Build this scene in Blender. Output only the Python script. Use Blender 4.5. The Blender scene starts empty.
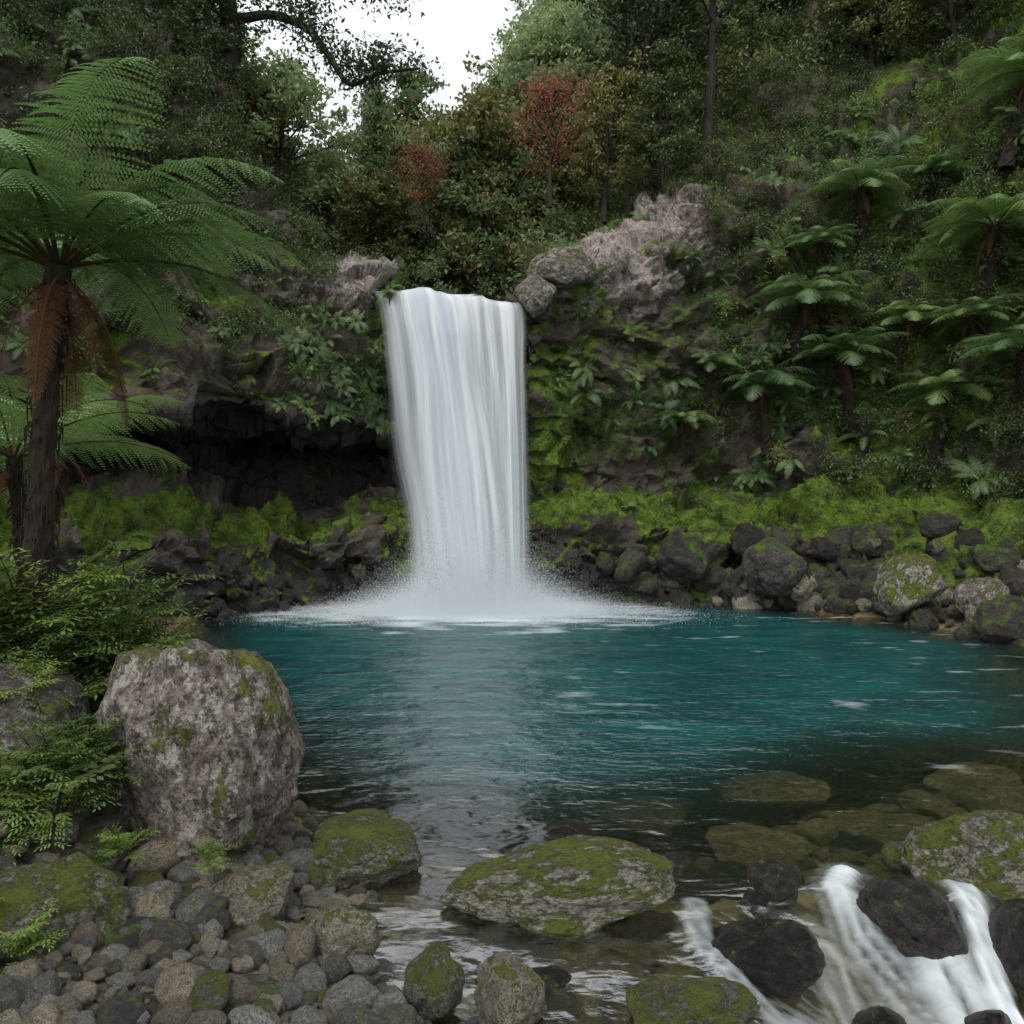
import bpy, math, random, bmesh
import numpy as np
from mathutils import Vector, Matrix
random.seed(5); RNG=np.random.default_rng(5)
scene=bpy.context.scene
scene.view_settings.view_transform='Standard'; scene.view_settings.look='None'; scene.view_settings.exposure=0

# ------------------------------------------------------------ numpy noise
def _h(ix,iy,iz):
    n=(ix*73856093)^(iy*19349663)^(iz*83492791)
    n=n&0xffffffff; n=(((n>>13)^n)*1274126177)&0xffffffff; n=((n>>16)^n)
    n=(n*668265263)&0xffffffff; n=(n>>15)^n
    return (n&0xffff)/65535.0*2-1
def vn(p):
    p=np.asarray(p,float); i=np.floor(p).astype(np.int64); f=p-i; f=f*f*(3-2*f); r=0
    for a in (0,1):
        for b in (0,1):
            for c in (0,1):
                w=(f[:,0] if a else 1-f[:,0])*(f[:,1] if b else 1-f[:,1])*(f[:,2] if c else 1-f[:,2])
                r=r+w*_h(i[:,0]+a,i[:,1]+b,i[:,2]+c)
    return r
def fbm(p,o=4):
    r=0;a=1.0;p=np.asarray(p,float)
    for k in range(o):
        r=r+a*vn(p+17.3*k); p=p*2.03; a*=.5
    return r
def facet(p):
    p=np.asarray(p,float); i=np.floor(p).astype(np.int64)
    best=np.full(len(p),9.0); val=np.zeros(len(p))
    for a in (-1,0,1):
        for b in (-1,0,1):
            for c in (-1,0,1):
                j=i+np.array([a,b,c])
                hx=_h(j[:,0],j[:,1],j[:,2]); hy=_h(j[:,0]+91,j[:,1]+7,j[:,2]+3); hz=_h(j[:,0]+5,j[:,1]+53,j[:,2]+77)
                q=j+.5+.45*np.stack([hx,hy,hz],1); d=p-q; dd=(d*d).sum(1)
                v=hx*.5+d[:,0]*hy*.8+d[:,1]*hz*.8+d[:,2]*hx*.8
                m=dd<best; best=np.where(m,dd,best); val=np.where(m,v,val)
    return val
def sst(a,b,x):
    t=np.clip((x-a)/(b-a),0,1); return t*t*(3-2*t)

# ------------------------------------------------------------ mesh helpers
def mkmesh(name,V,F,mats=(),mi=None,smooth=True,attrs=None):
    V=np.asarray(V,np.float32).reshape(-1,3); me=bpy.data.meshes.new(name)
    fl=[F] if isinstance(F,np.ndarray) else [f for f in F if len(f)]
    me.vertices.add(len(V)); me.vertices.foreach_set('co',V.ravel())
    if fl:
        idx=np.concatenate([f.ravel() for f in fl]).astype(np.int32)
        cnt=np.concatenate([np.full(len(f),f.shape[1]) for f in fl])
        st=np.concatenate([[0],np.cumsum(cnt)[:-1]]).astype(np.int32)
        me.loops.add(len(idx)); me.loops.foreach_set('vertex_index',idx)
        me.polygons.add(len(cnt)); me.polygons.foreach_set('loop_start',st)
        if mi is not None: me.polygons.foreach_set('material_index',np.asarray(mi,np.int32))
        me.polygons.foreach_set('use_smooth',np.full(len(cnt),bool(smooth)))
    for m in mats: me.materials.append(m)
    if attrs:
        for k,a in attrs.items():
            at=me.attributes.new(k,'FLOAT','POINT'); at.data.foreach_set('value',np.asarray(a,np.float32))
    me.update(calc_edges=True); me.validate()
    return me
def mkobj(name,me,loc=(0,0,0),rot=(0,0,0),scl=(1,1,1),coll=None):
    o=bpy.data.objects.new(name,me); o.location=loc; o.rotation_euler=rot; o.scale=scl
    (coll or scene.collection).objects.link(o); return o
def gridF(nu,nv):
    a=np.arange(nu*nv).reshape(nu,nv)
    return np.stack([a[:-1,:-1],a[1:,:-1],a[1:,1:],a[:-1,1:]],-1).reshape(-1,4)
class Geo:
    def __init__(s): s.V=[];s.Q=[];s.M=[];s.n=0
    def add(s,V,Q,m=0):
        V=np.asarray(V,float); Q=np.asarray(Q,int)
        s.V.append(V); s.Q.append(Q+s.n); s.M.append(np.full(len(Q),m)); s.n+=len(V)
    def mesh(s,name,mats,smooth=True):
        return mkmesh(name,np.concatenate(s.V),np.concatenate(s.Q),mats,np.concatenate(s.M),smooth)
def tube(g,P,R,sides=7,m=0,rough=0):
    P=np.asarray(P,float); R=np.asarray(R,float); n=len(P)
    T=np.gradient(P,axis=0); T/=np.linalg.norm(T,axis=1)[:,None]+1e-9
    up=np.array([.3,.9,.1]) if abs(T[0][1])<.8 else np.array([1.,0,0])
    A=np.cross(T,up); A/=np.linalg.norm(A,axis=1)[:,None]+1e-9; B=np.cross(T,A)
    th=np.linspace(0,2*np.pi,sides,endpoint=False)
    r=R[:,None]*np.ones(sides)[None]
    if rough: r=r*(1+rough*RNG.uniform(-1,1,r.shape))
    V=P[:,None]+r[...,None]*(np.cos(th)[None,:,None]*A[:,None]+np.sin(th)[None,:,None]*B[:,None])
    a=np.arange(n*sides).reshape(n,sides); b=np.roll(a,-1,1)
    g.add(V.reshape(-1,3),np.stack([a[:-1],b[:-1],b[1:],a[1:]],-1).reshape(-1,4),m)
def leaves(g,C,size,rng,up=.6,asp=.45,m=0):
    n=len(C); N=rng.normal(size=(n,3)); N/=np.linalg.norm(N,axis=1)[:,None]; N[:,2]=N[:,2]*.8+up
    N/=np.linalg.norm(N,axis=1)[:,None]
    T=np.cross(N,rng.normal(size=(n,3))); T/=np.linalg.norm(T,axis=1)[:,None]; B=np.cross(N,T)
    s=(size*rng.uniform(.6,1.3,n))[:,None]
    V=np.stack([C-T*s,C+B*s*asp-T*s*.1,C+T*s-N*s*.25,C-B*s*asp-T*s*.1],1).reshape(-1,3)
    g.add(V,np.arange(4*n).reshape(n,4),m)

# ------------------------------------------------------------ material helpers
class NT:
    def __init__(s,name):
        s.m=bpy.data.materials.new(name); s.m.use_nodes=True; s.t=s.m.node_tree; s.t.nodes.clear()
        s.out=s.n('ShaderNodeOutputMaterial')
    def n(s,ty,**k):
        nd=s.t.nodes.new(ty)
        for a,b in k.items(): setattr(nd,a,b)
        return nd
    def l(s,a,b): s.t.links.new(a,b)
    def set(s,sock,v):
        if isinstance(v,bpy.types.NodeSocket): s.l(v,sock)
        else: sock.default_value=v
    def math(s,op,a,b=0,clamp=False):
        nd=s.n('ShaderNodeMath',operation=op,use_clamp=clamp); s.set(nd.inputs[0],a); s.set(nd.inputs[1],b); return nd.outputs[0]
    def mix(s,f,a,b):
        nd=s.n('ShaderNodeMix',data_type='RGBA'); s.set(nd.inputs[0],f)
        for k,v in ((6,a),(7,b)): s.set(nd.inputs[k],v if isinstance(v,bpy.types.NodeSocket) else (*v,1))
        return nd.outputs[2]
    def mr(s,v,a,b,c=0,d=1):
        nd=s.n('ShaderNodeMapRange',clamp=True); s.set(nd.inputs[0],v)
        for k,x in zip((1,2,3,4),(a,b,c,d)): nd.inputs[k].default_value=x
        return nd.outputs[0]
    def noise(s,vec,sc,det=5,ro=.55,dist=0):
        nd=s.n('ShaderNodeTexNoise'); s.l(vec,nd.inputs['Vector']); nd.inputs['Scale'].default_value=sc
        nd.inputs['Detail'].default_value=det; nd.inputs['Roughness'].default_value=ro; nd.inputs['Distortion'].default_value=dist
        return nd.outputs[0]
    def vor(s,vec,sc,feat='F1'):
        nd=s.n('ShaderNodeTexVoronoi',feature=feat); s.l(vec,nd.inputs['Vector']); nd.inputs['Scale'].default_value=sc; return nd
    def mapv(s,vec,scale):
        nd=s.n('ShaderNodeMapping'); s.l(vec,nd.inputs[0]); nd.inputs['Scale'].default_value=scale; return nd.outputs[0]
    def attr(s,name): return s.n('ShaderNodeAttribute',attribute_name=name).outputs['Fac']
    def bump(s,h,strength,dist,nrm=None):
        nd=s.n('ShaderNodeBump'); s.l(h,nd.inputs['Height']); nd.inputs['Strength'].default_value=strength; nd.inputs['Distance'].default_value=dist
        if nrm: s.l(nrm,nd.inputs['Normal'])
        return nd.outputs[0]
    def bsdf(s,col,rough=.8,nrm=None,spec=.4):
        b=s.n('ShaderNodeBsdfPrincipled'); s.set(b.inputs['Base Color'],col if isinstance(col,bpy.types.NodeSocket) else (*col,1))
        s.set(b.inputs['Roughness'],rough); b.inputs['Specular IOR Level'].default_value=spec
        if nrm: s.l(nrm,b.inputs['Normal'])
        return b.outputs[0]
    def ms(s,f,a,b):
        nd=s.n('ShaderNodeMixShader'); s.set(nd.inputs[0],f); s.l(a,nd.inputs[1]); s.l(b,nd.inputs[2]); return nd.outputs[0]
    def done(s,sh): s.l(sh,s.out.inputs['Surface']); return s.m

def leafmat(name,a,b,c=None,gloss=.05,tr=.3,cprob=.0):
    t=NT(name); geo=t.n('ShaderNodeNewGeometry'); oi=t.n('ShaderNodeObjectInfo')
    rp=geo.outputs['Random Per Island']; col=t.mix(rp,a,b)
    if c: col=t.mix(t.mr(rp,1-cprob-.01,1-cprob),col,c)
    hsv=t.n('ShaderNodeHueSaturation'); t.l(col,hsv.inputs['Color']); t.l(t.mr(oi.outputs['Random'],0,1,.6,1.4),hsv.inputs['Value'])
    hsv.inputs['Saturation'].default_value=.93
    t.l(t.mr(oi.outputs['Random'],0,1,.51,.475),hsv.inputs['Hue']); col=hsv.outputs[0]
    p=t.n('ShaderNodeBsdfDiffuse'); t.l(col,p.inputs[0]); tl=t.n('ShaderNodeBsdfTranslucent'); t.l(col,tl.inputs[0])
    s=t.ms(tr,p.outputs[0],tl.outputs[0])
    if gloss:
        g=t.n('ShaderNodeBsdfGlossy'); g.inputs['Roughness'].default_value=.45; g.inputs[0].default_value=(.9,.95,1,1); s=t.ms(gloss,s,g.outputs[0])
    return t.done(s)
M_frond=leafmat('fern_leaf',(.095,.20,.045),(.17,.30,.09),None,.05,.35)
M_dead=leafmat('dead_frond',(.08,.042,.02),(.15,.08,.035),None,0,.2)
M_leafA=leafmat('leaf_dark',(.035,.068,.018),(.07,.115,.03),(.15,.14,.04),.04,.3,.04)
M_leafB=leafmat('leaf_mid',(.065,.115,.028),(.11,.175,.042),(.18,.15,.04),.04,.35,.05)
M_leafC=leafmat('leaf_bright',(.09,.19,.025),(.17,.30,.04),(.24,.24,.04),.05,.35,.05)
M_leafR=leafmat('leaf_red',(.44,.10,.07),(.54,.25,.15),(.16,.20,.07),0,.3,.3)
M_leafY=leafmat('leaf_olive',(.14,.16,.045),(.22,.22,.07),None,.02,.3)
M_leafHaze=leafmat('leaf_hazed',(.20,.29,.12),(.30,.39,.18),None,0,.35)  # leaf green paled so that valley haze is painted into its colour
def barkmat(name,a,b):
    t=NT(name); tc=t.n('ShaderNodeTexCoord').outputs['Object']; n=t.noise(t.mapv(tc,(1,1,.25)),14,4,.65)
    return t.done(t.bsdf(t.mix(t.mr(n,.3,.7),a,b),.9,t.bump(n,.8,.05)))
M_bark=barkmat('bark',(.018,.015,.011),(.055,.045,.034))
M_fiber=barkmat('fern_trunk',(.012,.009,.006),(.04,.028,.017))
M_stem=leafmat('stem',(.05,.06,.02),(.08,.06,.03),None,0)

def rockmat(name,c1,c2,c3,moss=.5,wet=.0,mosscol=((.04,.055,.009),(.22,.245,.03)),sc=3,pit=0):
    t=NT(name); tc=t.n('ShaderNodeTexCoord').outputs['Object']; oi=t.n('ShaderNodeObjectInfo')
    geo=t.n('ShaderNodeNewGeometry')
    va=t.n('ShaderNodeVectorMath',operation='ADD'); t.l(tc,va.inputs[0])
    mm=t.math('MULTIPLY',oi.outputs['Random'],40); cb=t.n('ShaderNodeCombineXYZ'); t.l(mm,cb.inputs[0]); t.l(cb.outputs[0],va.inputs[1]); vec=va.outputs[0]
    n1=t.noise(vec,sc*.8,3,.6); n2=t.noise(vec,sc*7,4,.78); n3=t.noise(vec,sc*2.2,6,.75)
    col=t.mix(t.mr(n1,.38,.62),c1,c2)
    col=t.mix(t.math('MULTIPLY',t.mr(n3,.5,.58),.85),col,c3)
    sp=t.mr(n2,.34,.66,.25,1.65); hs=t.n('ShaderNodeHueSaturation'); t.l(col,hs.inputs['Color'])
    t.l(t.math('MULTIPLY',sp,t.mr(oi.outputs['Random'],0,1,.6,1.35)),hs.inputs['Value']); col=hs.outputs[0]
    if pit:
        pv=t.vor(vec,sc*9).outputs['Distance']; pf=t.math('MULTIPLY',t.mr(pv,.15,.35,1,0),t.mr(n3,.40,.52))
        col=t.mix(t.math('MULTIPLY',pf,.8),col,(.03,.024,.02))
        lf=t.mr(t.noise(vec,sc*1.6,5,.75),.53,.58); col=t.mix(t.math('MULTIPLY',lf,.75),col,(.47,.44,.40))
    sx=t.n('ShaderNodeSeparateXYZ'); t.l(geo.outputs['Normal'],sx.inputs[0])
    mz=t.math('ADD',t.math('MULTIPLY',sx.outputs[2],.22 if pit else .42),t.math('MULTIPLY',t.math('SUBTRACT',n3,.5),2.6))
    mz=t.math('ADD',mz,t.math('MULTIPLY',t.math('SUBTRACT',n1,.5),2.8))
    thr=.80-moss
    mf=t.mr(mz,thr,thr+.28); mn=n2
    mc=t.mix(t.mr(t.math('ADD',t.math('MULTIPLY',mn,.6),t.math('MULTIPLY',n1,.4)),.40,.60),*mosscol)
    col=t.mix(mf,col,mc)
    h=t.math('ADD',t.math('MULTIPLY',n2,.55),n3)
    h=t.math('ADD',h,t.math('MULTIPLY',t.math('MULTIPLY',mf,mn),1.1))
    ro=t.mix(mf,(.85-wet*.6,)*3,(.95,)*3)
    return t.done(t.bsdf(col,ro,t.bump(h,1,.07),.5))
M_rockP=rockmat('boulder_stone',(.17,.14,.12),(.34,.295,.265),(.09,.07,.055),.63,pit=1,sc=2.6)
M_rockM=rockmat('mossy_stone',(.20,.19,.15),(.42,.40,.34),(.10,.09,.065),.80)
M_rockT=rockmat('tan_stone',(.24,.21,.16),(.42,.38,.30),(.16,.135,.10),.42)
M_rockW=rockmat('wet_stone',(.035,.03,.028),(.09,.08,.074),(.04,.034,.028),.12,.95,sc=4)
M_rockU=rockmat('riverbed_stone',(.20,.12,.055),(.34,.24,.13),(.09,.06,.035),-.3,.2)
M_rockD=rockmat('dark_stone',(.045,.04,.037),(.125,.11,.10),(.034,.029,.025),.54,.3,((.04,.07,.01),(.15,.26,.024)))
M_peb=[rockmat('cobble_grey',(.22,.215,.20),(.42,.41,.385),(.14,.135,.13),.15),
       rockmat('cobble_tan',(.32,.27,.20),(.50,.43,.33),(.22,.175,.125),.15),
       rockmat('cobble_dark',(.10,.095,.09),(.21,.20,.18),(.07,.065,.06),.3,.3)]

# ------------------------------------------------------------ cliff & hills
ST=[ # base xy, outward dir, profile (dist back, z)
((-14,2),(-1,-.05),[(-1,-1),(0,.8),(.5,1.5),(1.5,2.5),(2.2,4),(2.4,6),(2.8,8),(4,11),(6,14),(11,20),(40,36),(90,55)]),
((-12,9),(-1,.1),[(-1,-1),(0,.5),(.5,1.5),(1.5,2.5),(2.2,4),(2.2,6),(2.4,8),(3,11),(5,15),(10,22),(40,38),(90,58)]),
((-9.5,14.5),(-.9,.4),[(-1,-2),(0,0),(.4,1.6),(1.6,2.6),(2.4,4.2),(.9,4.6),(.9,7),(1.4,10.5),(3,14.5),(8,22),(40,38),(90,55)]),
((-7.7,17.9),(-.7,.7),[(-.5,-2.5),(0,0),(.2,1.7),(1.6,2.4),(3.8,4.6),(-.3,4.8),(.0,6.6),(.6,10),(1.6,13.2),(5,18),(30,32),(90,45)]),
((-6.6,18.9),(-.55,.83),[(-.5,-2.5),(0,0),(.2,1.8),(1.6,2.4),(4.0,4.7),(-.4,4.8),(-.2,6.3),(.3,9.4),(.9,11.6),(3,13.5),(30,20),(90,30)]),
((-5.1,19.9),(-.35,.93),[(-.5,-2.5),(0,0),(.2,1.8),(1.6,2.4),(4.0,4.7),(-.4,4.7),(-.3,6),(.2,8.2),(1.2,9.2),(6,10),(30,14.5),(90,28)]),
((-3.8,20.4),(-.12,1),[(-.5,-2.5),(0,0),(.2,1.8),(1.5,2.5),(3.2,4.5),(-.2,4.6),(-.3,6),(.1,7.9),(1.0,8.6),(7,9.3),(30,15),(90,34)]),
((-3.2,20.7),(-.08,1),[(-.5,-2.5),(0,0),(.3,1.5),(1.2,2.6),(1.8,4.1),(.2,4.5),(.1,6),(.1,7.7),(1.0,7.8),(8,8.6),(30,16),(90,36)]),
((-1.5,20.9),(0,1),[(-.5,-2.5),(0,0),(.3,1),(.9,2.5),(1.0,4),(.5,5),(.3,6.6),(.1,7.7),(1.5,7.75),(8,8.2),(30,18),(90,44)]),
((-.05,20.8),(.02,1),[(-.5,-2.5),(0,0),(.3,1),(.6,2.6),(.6,4),(.3,5),(.2,6.6),(.1,7.75),(1.5,7.8),(8,9.2),(30,22),(90,52)]),
((.7,20.5),(.05,1),[(-.5,-2.5),(0,0),(.2,1.9),(.6,2.8),(.6,4.2),(.4,5),(.3,6.8),(.2,8.2),(.9,9.0),(6,10.4),(30,24),(90,54)]),
((3,20.9),(.12,1),[(-.5,-2.5),(0,0),(.3,2.1),(1.2,3.0),(1.3,4.2),(1.1,5.4),(.9,7.2),(1.1,9.2),(2.2,9.9),(8,13),(30,29),(90,58)]),
((6,20.6),(.35,.93),[(-.5,-2.5),(0,0),(.6,1.5),(2.0,3.0),(2.4,4.5),(2.7,6.4),(2.9,8.6),(3.3,10.6),(4.6,12.8),(10,19),(30,36),(90,62)]),
((8.6,18.2),(.7,.72),[(-.8,-2.5),(0,0),(1.2,1.1),(3.4,2.9),(4.1,4.6),(4.6,6.6),(5.2,9),(6.0,11.6),(8,15),(13,22),(35,38),(90,60)]),
((10.6,14.6),(.9,.4),[(-.8,-2),(0,0),(1.2,.8),(3.4,2.4),(4.2,4.2),(4.8,6.6),(5.4,9),(6.2,11.6),(8,15),(13,22),(40,38),(90,60)]),
((12.5,9),(1,.1),[(-.8,-1),(0,.3),(1,.8),(3,2.2),(4,4),(4.6,6.4),(5.2,8.8),(6.2,11.6),(8,15),(13,22),(40,38),(90,60)]),
((14,2),(1,-.05),[(-1,-1),(0,.5),(1,.8),(3,2.2),(4,4),(4.6,6.4),(5.2,8.8),(6.2,11.6),(8,15),(13,22),(40,38),(90,60)])]
ctrl=np.array([[[b[0]+d[0]/math.hypot(*d)*p[0],b[1]+d[1]/math.hypot(*d)*p[0],p[1]] for p in pr] for b,d,pr in ST])
def cat(A,q):
    n=len(A); i=np.clip(np.floor(q).astype(int),0,n-2); f=(q-i).reshape(-1,*([1]*(A.ndim-1)))
    p0=A[np.clip(i-1,0,n-1)];p1=A[i];p2=A[i+1];p3=A[np.clip(i+2,0,n-1)]
    return .5*((2*p1)+(-p0+p2)*f+(2*p0-5*p1+4*p2-p3)*f**2+(-p0+3*p1-3*p2+p3)*f**3)
def lin(A,q):
    n=len(A); i=np.clip(np.floor(q).astype(int),0,n-2); f=(q-i).reshape(-1,*([1]*(A.ndim-1))); return A[i]*(1-f)+A[i+1]*f
uq=np.concatenate([np.linspace(0,2,50)[:-1],np.linspace(2,14,620)[:-1],np.linspace(14,16,40)])
vq=np.concatenate([np.linspace(0,1,16)[:-1],np.linspace(1,8,270)[:-1],np.linspace(8,9,40)[:-1],np.linspace(9,11,70)])
G=cat(ctrl,uq); Gt=np.transpose(G,(1,0,2)); G=np.transpose(.5*lin(Gt,vq)+.5*cat(Gt,vq),(1,0,2))
nu,nv=len(uq),len(vq)
du=np.gradient(G,axis=0); dv=np.gradient(G,axis=1); N=np.cross(dv,du); N/=np.linalg.norm(N,axis=2)[...,None]+1e-9
P=G.reshape(-1,3); Nn=N.reshape(-1,3)
U=np.repeat(uq,nv); Vv=np.tile(vq,nu)
sgn=np.sign((Nn*(np.array([0,10,20.])-P)).sum(1))
if sgn.mean()<0: Nn=-Nn
lipm=np.exp(-((U-8.1)/.9)**4)*sst(6.3,7.2,Vv)
amp=(1-.75*lipm)
wp=P+.5*np.stack([vn(P*.6),vn(P*.6+31),vn(P*.6+67)],1)
disp=(fbm(P*.35,3)*.42+facet(wp*np.array([.7,.7,1.1]))*.72+facet(wp*np.array([2,2,2.8]))*.28+fbm(P*3,3)*.06)*amp
P2=P+Nn*disp[:,None]
moss=np.maximum.reduce([1.05*np.exp(-((Vv-2.65)/.8)**2)*np.where((U>2),1,.6),
   1.0*np.exp(-((U-10.3)/.85)**2)*sst(2.5,3.5,Vv)*(1-sst(6.8,7.8,Vv)),
   1.15*np.exp(-((U-6.6)/.6)**2)*sst(4.9,5.2,Vv)*(1-sst(7,7.7,Vv)),
   .8*sst(11.6,12.8,U)*sst(1.5,3,Vv),.55*sst(8.3,9,Vv)+0*U, .45+0*U])
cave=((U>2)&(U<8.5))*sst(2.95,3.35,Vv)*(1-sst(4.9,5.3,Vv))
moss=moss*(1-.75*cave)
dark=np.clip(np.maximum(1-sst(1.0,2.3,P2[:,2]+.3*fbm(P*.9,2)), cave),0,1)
pale=np.clip(np.exp(-((U-10.9)/1.0)**2)*sst(5.4,6.8,Vv)*(1-sst(8.3,8.8,Vv))+.85*np.exp(-((U-6)/1.3)**2)*sst(5.8,7,Vv)*(1-sst(8.2,8.8,Vv)),0,1)
def cliffmat():
    t=NT('cliff_rock'); pos=t.n('ShaderNodeNewGeometry'); v=pos.outputs['Position']
    n1=t.noise(v,.6,3,.6); n2=t.noise(v,3,6,.7); n3=t.noise(v,14,4,.7); ns=t.noise(t.mapv(v,(1.2,1.2,.12)),2.2,4,.6)
    col=t.mix(t.mr(n2,.35,.65),(.055,.043,.035),(.19,.152,.125))
    col=t.mix(t.math('MULTIPLY',t.mr(ns,.5,.65),.6),col,(.035,.028,.022))
    pl=t.mr(t.math('ADD',t.math('MULTIPLY',t.attr('pale'),.55),t.math('SUBTRACT',n2,.5)),.30,.46)
    col=t.mix(pl,col,t.mix(t.mr(n3,.35,.65),(.17,.13,.115),(.46,.405,.38)))
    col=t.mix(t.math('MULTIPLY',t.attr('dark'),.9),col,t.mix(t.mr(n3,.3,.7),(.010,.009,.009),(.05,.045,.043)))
    sx=t.n('ShaderNodeSeparateXYZ'); t.l(pos.outputs['Normal'],sx.inputs[0])
    a=t.math('ADD',t.math('MULTIPLY',t.attr('moss'),.75),t.math('MULTIPLY',sx.outputs[2],.28))
    a=t.math('ADD',a,t.math('MULTIPLY',t.math('SUBTRACT',n2,.5),1.3)); a=t.math('ADD',a,t.math('MULTIPLY',t.math('SUBTRACT',n1,.5),1.8))
    mf=t.mr(t.math('SUBTRACT',a,t.math('MULTIPLY',t.attr('pale'),.22)),.46,.66)
    mc=t.mix(t.mr(t.math('ADD',t.math('MULTIPLY',n2,.5),t.math('MULTIPLY',n3,.5)),.4,.60),(.035,.06,.01),(.18,.28,.028))
    col=t.mix(mf,col,mc)
    h=t.math('ADD',t.math('MULTIPLY',n3,.3),t.math('ADD',n2,t.math('MULTIPLY',t.math('MULTIPLY',mf,n3),.5)))
    ro=t.mix(t.attr('dark'),(.85,)*3,(.38,)*3); ro=t.mix(mf,ro,(.95,)*3)
    return t.done(t.bsdf(col,ro,t.bump(h,1,.14),.4))
M_cliff=cliffmat()
F=gridF(nu,nv)
a0=P2[F[:,0]]; fn=np.cross(P2[F[:,2]]-a0,P2[F[:,3]]-P2[F[:,1]])*.5; fa=np.linalg.norm(fn,axis=1); fn/=fa[:,None]+1e-9
fc=P2[F].mean(1)
if (fn*(np.array([0,10,20.])-fc)).sum(1).mean()<0: fn=-fn; F=F[:,::-1]
fu=U[F].mean(1); fv=Vv[F].mean(1)
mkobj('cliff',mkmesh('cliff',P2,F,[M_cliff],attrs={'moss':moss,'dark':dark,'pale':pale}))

# ------------------------------------------------------------ ground + pool
shore=np.array([(-1.6,6.3),(-1.05,5.1),(-.8,4.3),(-.55,3.75),(.1,3.45),(.5,2.6),(1.2,0),(8,0),(7,4),(5.2,6.3),(7.5,10),(9.6,14.2),(8.6,17.2),(6.3,20.8),(0,22.6),(-4.2,22.3),(-7.2,18.6),(-6.6,15),(-4.6,10),(-2.9,7.4)])
def sdist(x,y,pl=None,closed=True):
    S=shore if pl is None else np.array(pl,float)
    d=np.full(x.shape,1e9); ins=np.zeros(x.shape,bool); n=len(S)
    for i in range(n if closed else n-1):
        a=S[i]; b=S[(i+1)%n]; e=b-a; t=np.clip(((x-a[0])*e[0]+(y-a[1])*e[1])/(e@e),0,1)
        d=np.minimum(d,np.hypot(x-a[0]-t*e[0],y-a[1]-t*e[1]))
        if closed:
            c=((a[1]>y)!=(b[1]>y))&(x<(b[0]-a[0])*(y-a[1])/(b[1]-a[1]+1e-12)+a[0]); ins^=c
    return np.where(ins,d,-d) if closed else d
def wlev(x,y):
    x=np.asarray(x,float); y=np.asarray(y,float)
    return -.46*(1-sst(4.25,5.1,y+.12*np.sin(x*3)-.1*(x-2)))*sst(1.1,2.1,x)-.06*(1-sst(4.0,5.2,y))-.25*(1-sst(2.5,4.2,y))*sst(.3,1.2,x)
def gh(x,y):
    x=np.asarray(x,float); y=np.asarray(y,float); d=sdist(x,y); yy=y-.34*np.maximum(x,0)+.5*np.sin(x*1.3)*.6
    D=.30+2.7*sst(5.6,9.0,yy); dep=np.minimum(np.maximum(d,0)*(.42+.7*sst(5.8,7.5,y)),D)
    o=np.maximum(-d,0); out=np.minimum(.22*o,2.0)+.9*sst(-2.3,-3.6,x)*(y<30)*sst(0,.8,o)*sst(9.5,6.5,y)
    p=np.stack([x*1.3,y*1.3,0*x],-1).reshape(-1,3); n=(fbm(p,4)).reshape(x.shape)
    return np.where(d>0,wlev(x,y)-dep,.02*sst(0,.3,o)+out)+n*.06
def sg(a,b,n,c,k):
    t=np.linspace(-1,1,n); s=np.sinh(k*t)/np.sinh(k); return np.where(s<0,c+s*(c-a),c+s*(b-c))
gx=sg(-200,200,360,.3,4.6); gy=sg(-150,250,380,6,4.6); X,Y=np.meshgrid(gx,gy,indexing='ij')
Z=gh(X,Y)
def groundmat():
    t=NT('riverbank_soil'); v=t.n('ShaderNodeNewGeometry').outputs['Position']
    vo=t.vor(v,9); vc=vo.outputs['Color']; n2=t.noise(v,5,5,.65); n=t.noise(v,1.1,2)
    sep=t.n('ShaderNodeSeparateColor'); t.l(vc,sep.inputs[0])
    col=t.mix(sep.outputs[0],(.05,.04,.028),(.15,.12,.085)); col=t.mix(t.mr(n2,.4,.7),col,(.03,.024,.016))
    sz=t.n('ShaderNodeSeparateXYZ'); t.l(v,sz.inputs[0])
    col=t.mix(t.mr(t.math('ADD',sz.outputs[2],t.math('MULTIPLY',n,.8)),.7,1.0),col,t.mix(n2,(.02,.03,.008),(.07,.09,.018)))
    col=t.mix(t.mr(sz.outputs[2],0.0,.08,1,0),col,t.mix(sep.outputs[1],(.10,.065,.033),(.26,.19,.10)))
    h=t.math('SUBTRACT',n2,vo.outputs['Distance'])
    return t.done(t.bsdf(col,.75,t.bump(h,.8,.06)))
mkobj('ground',mkmesh('ground',np.stack([X,Y,Z],-1).reshape(-1,3),gridF(360,380)[:,::-1],[groundmat()]))

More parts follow.
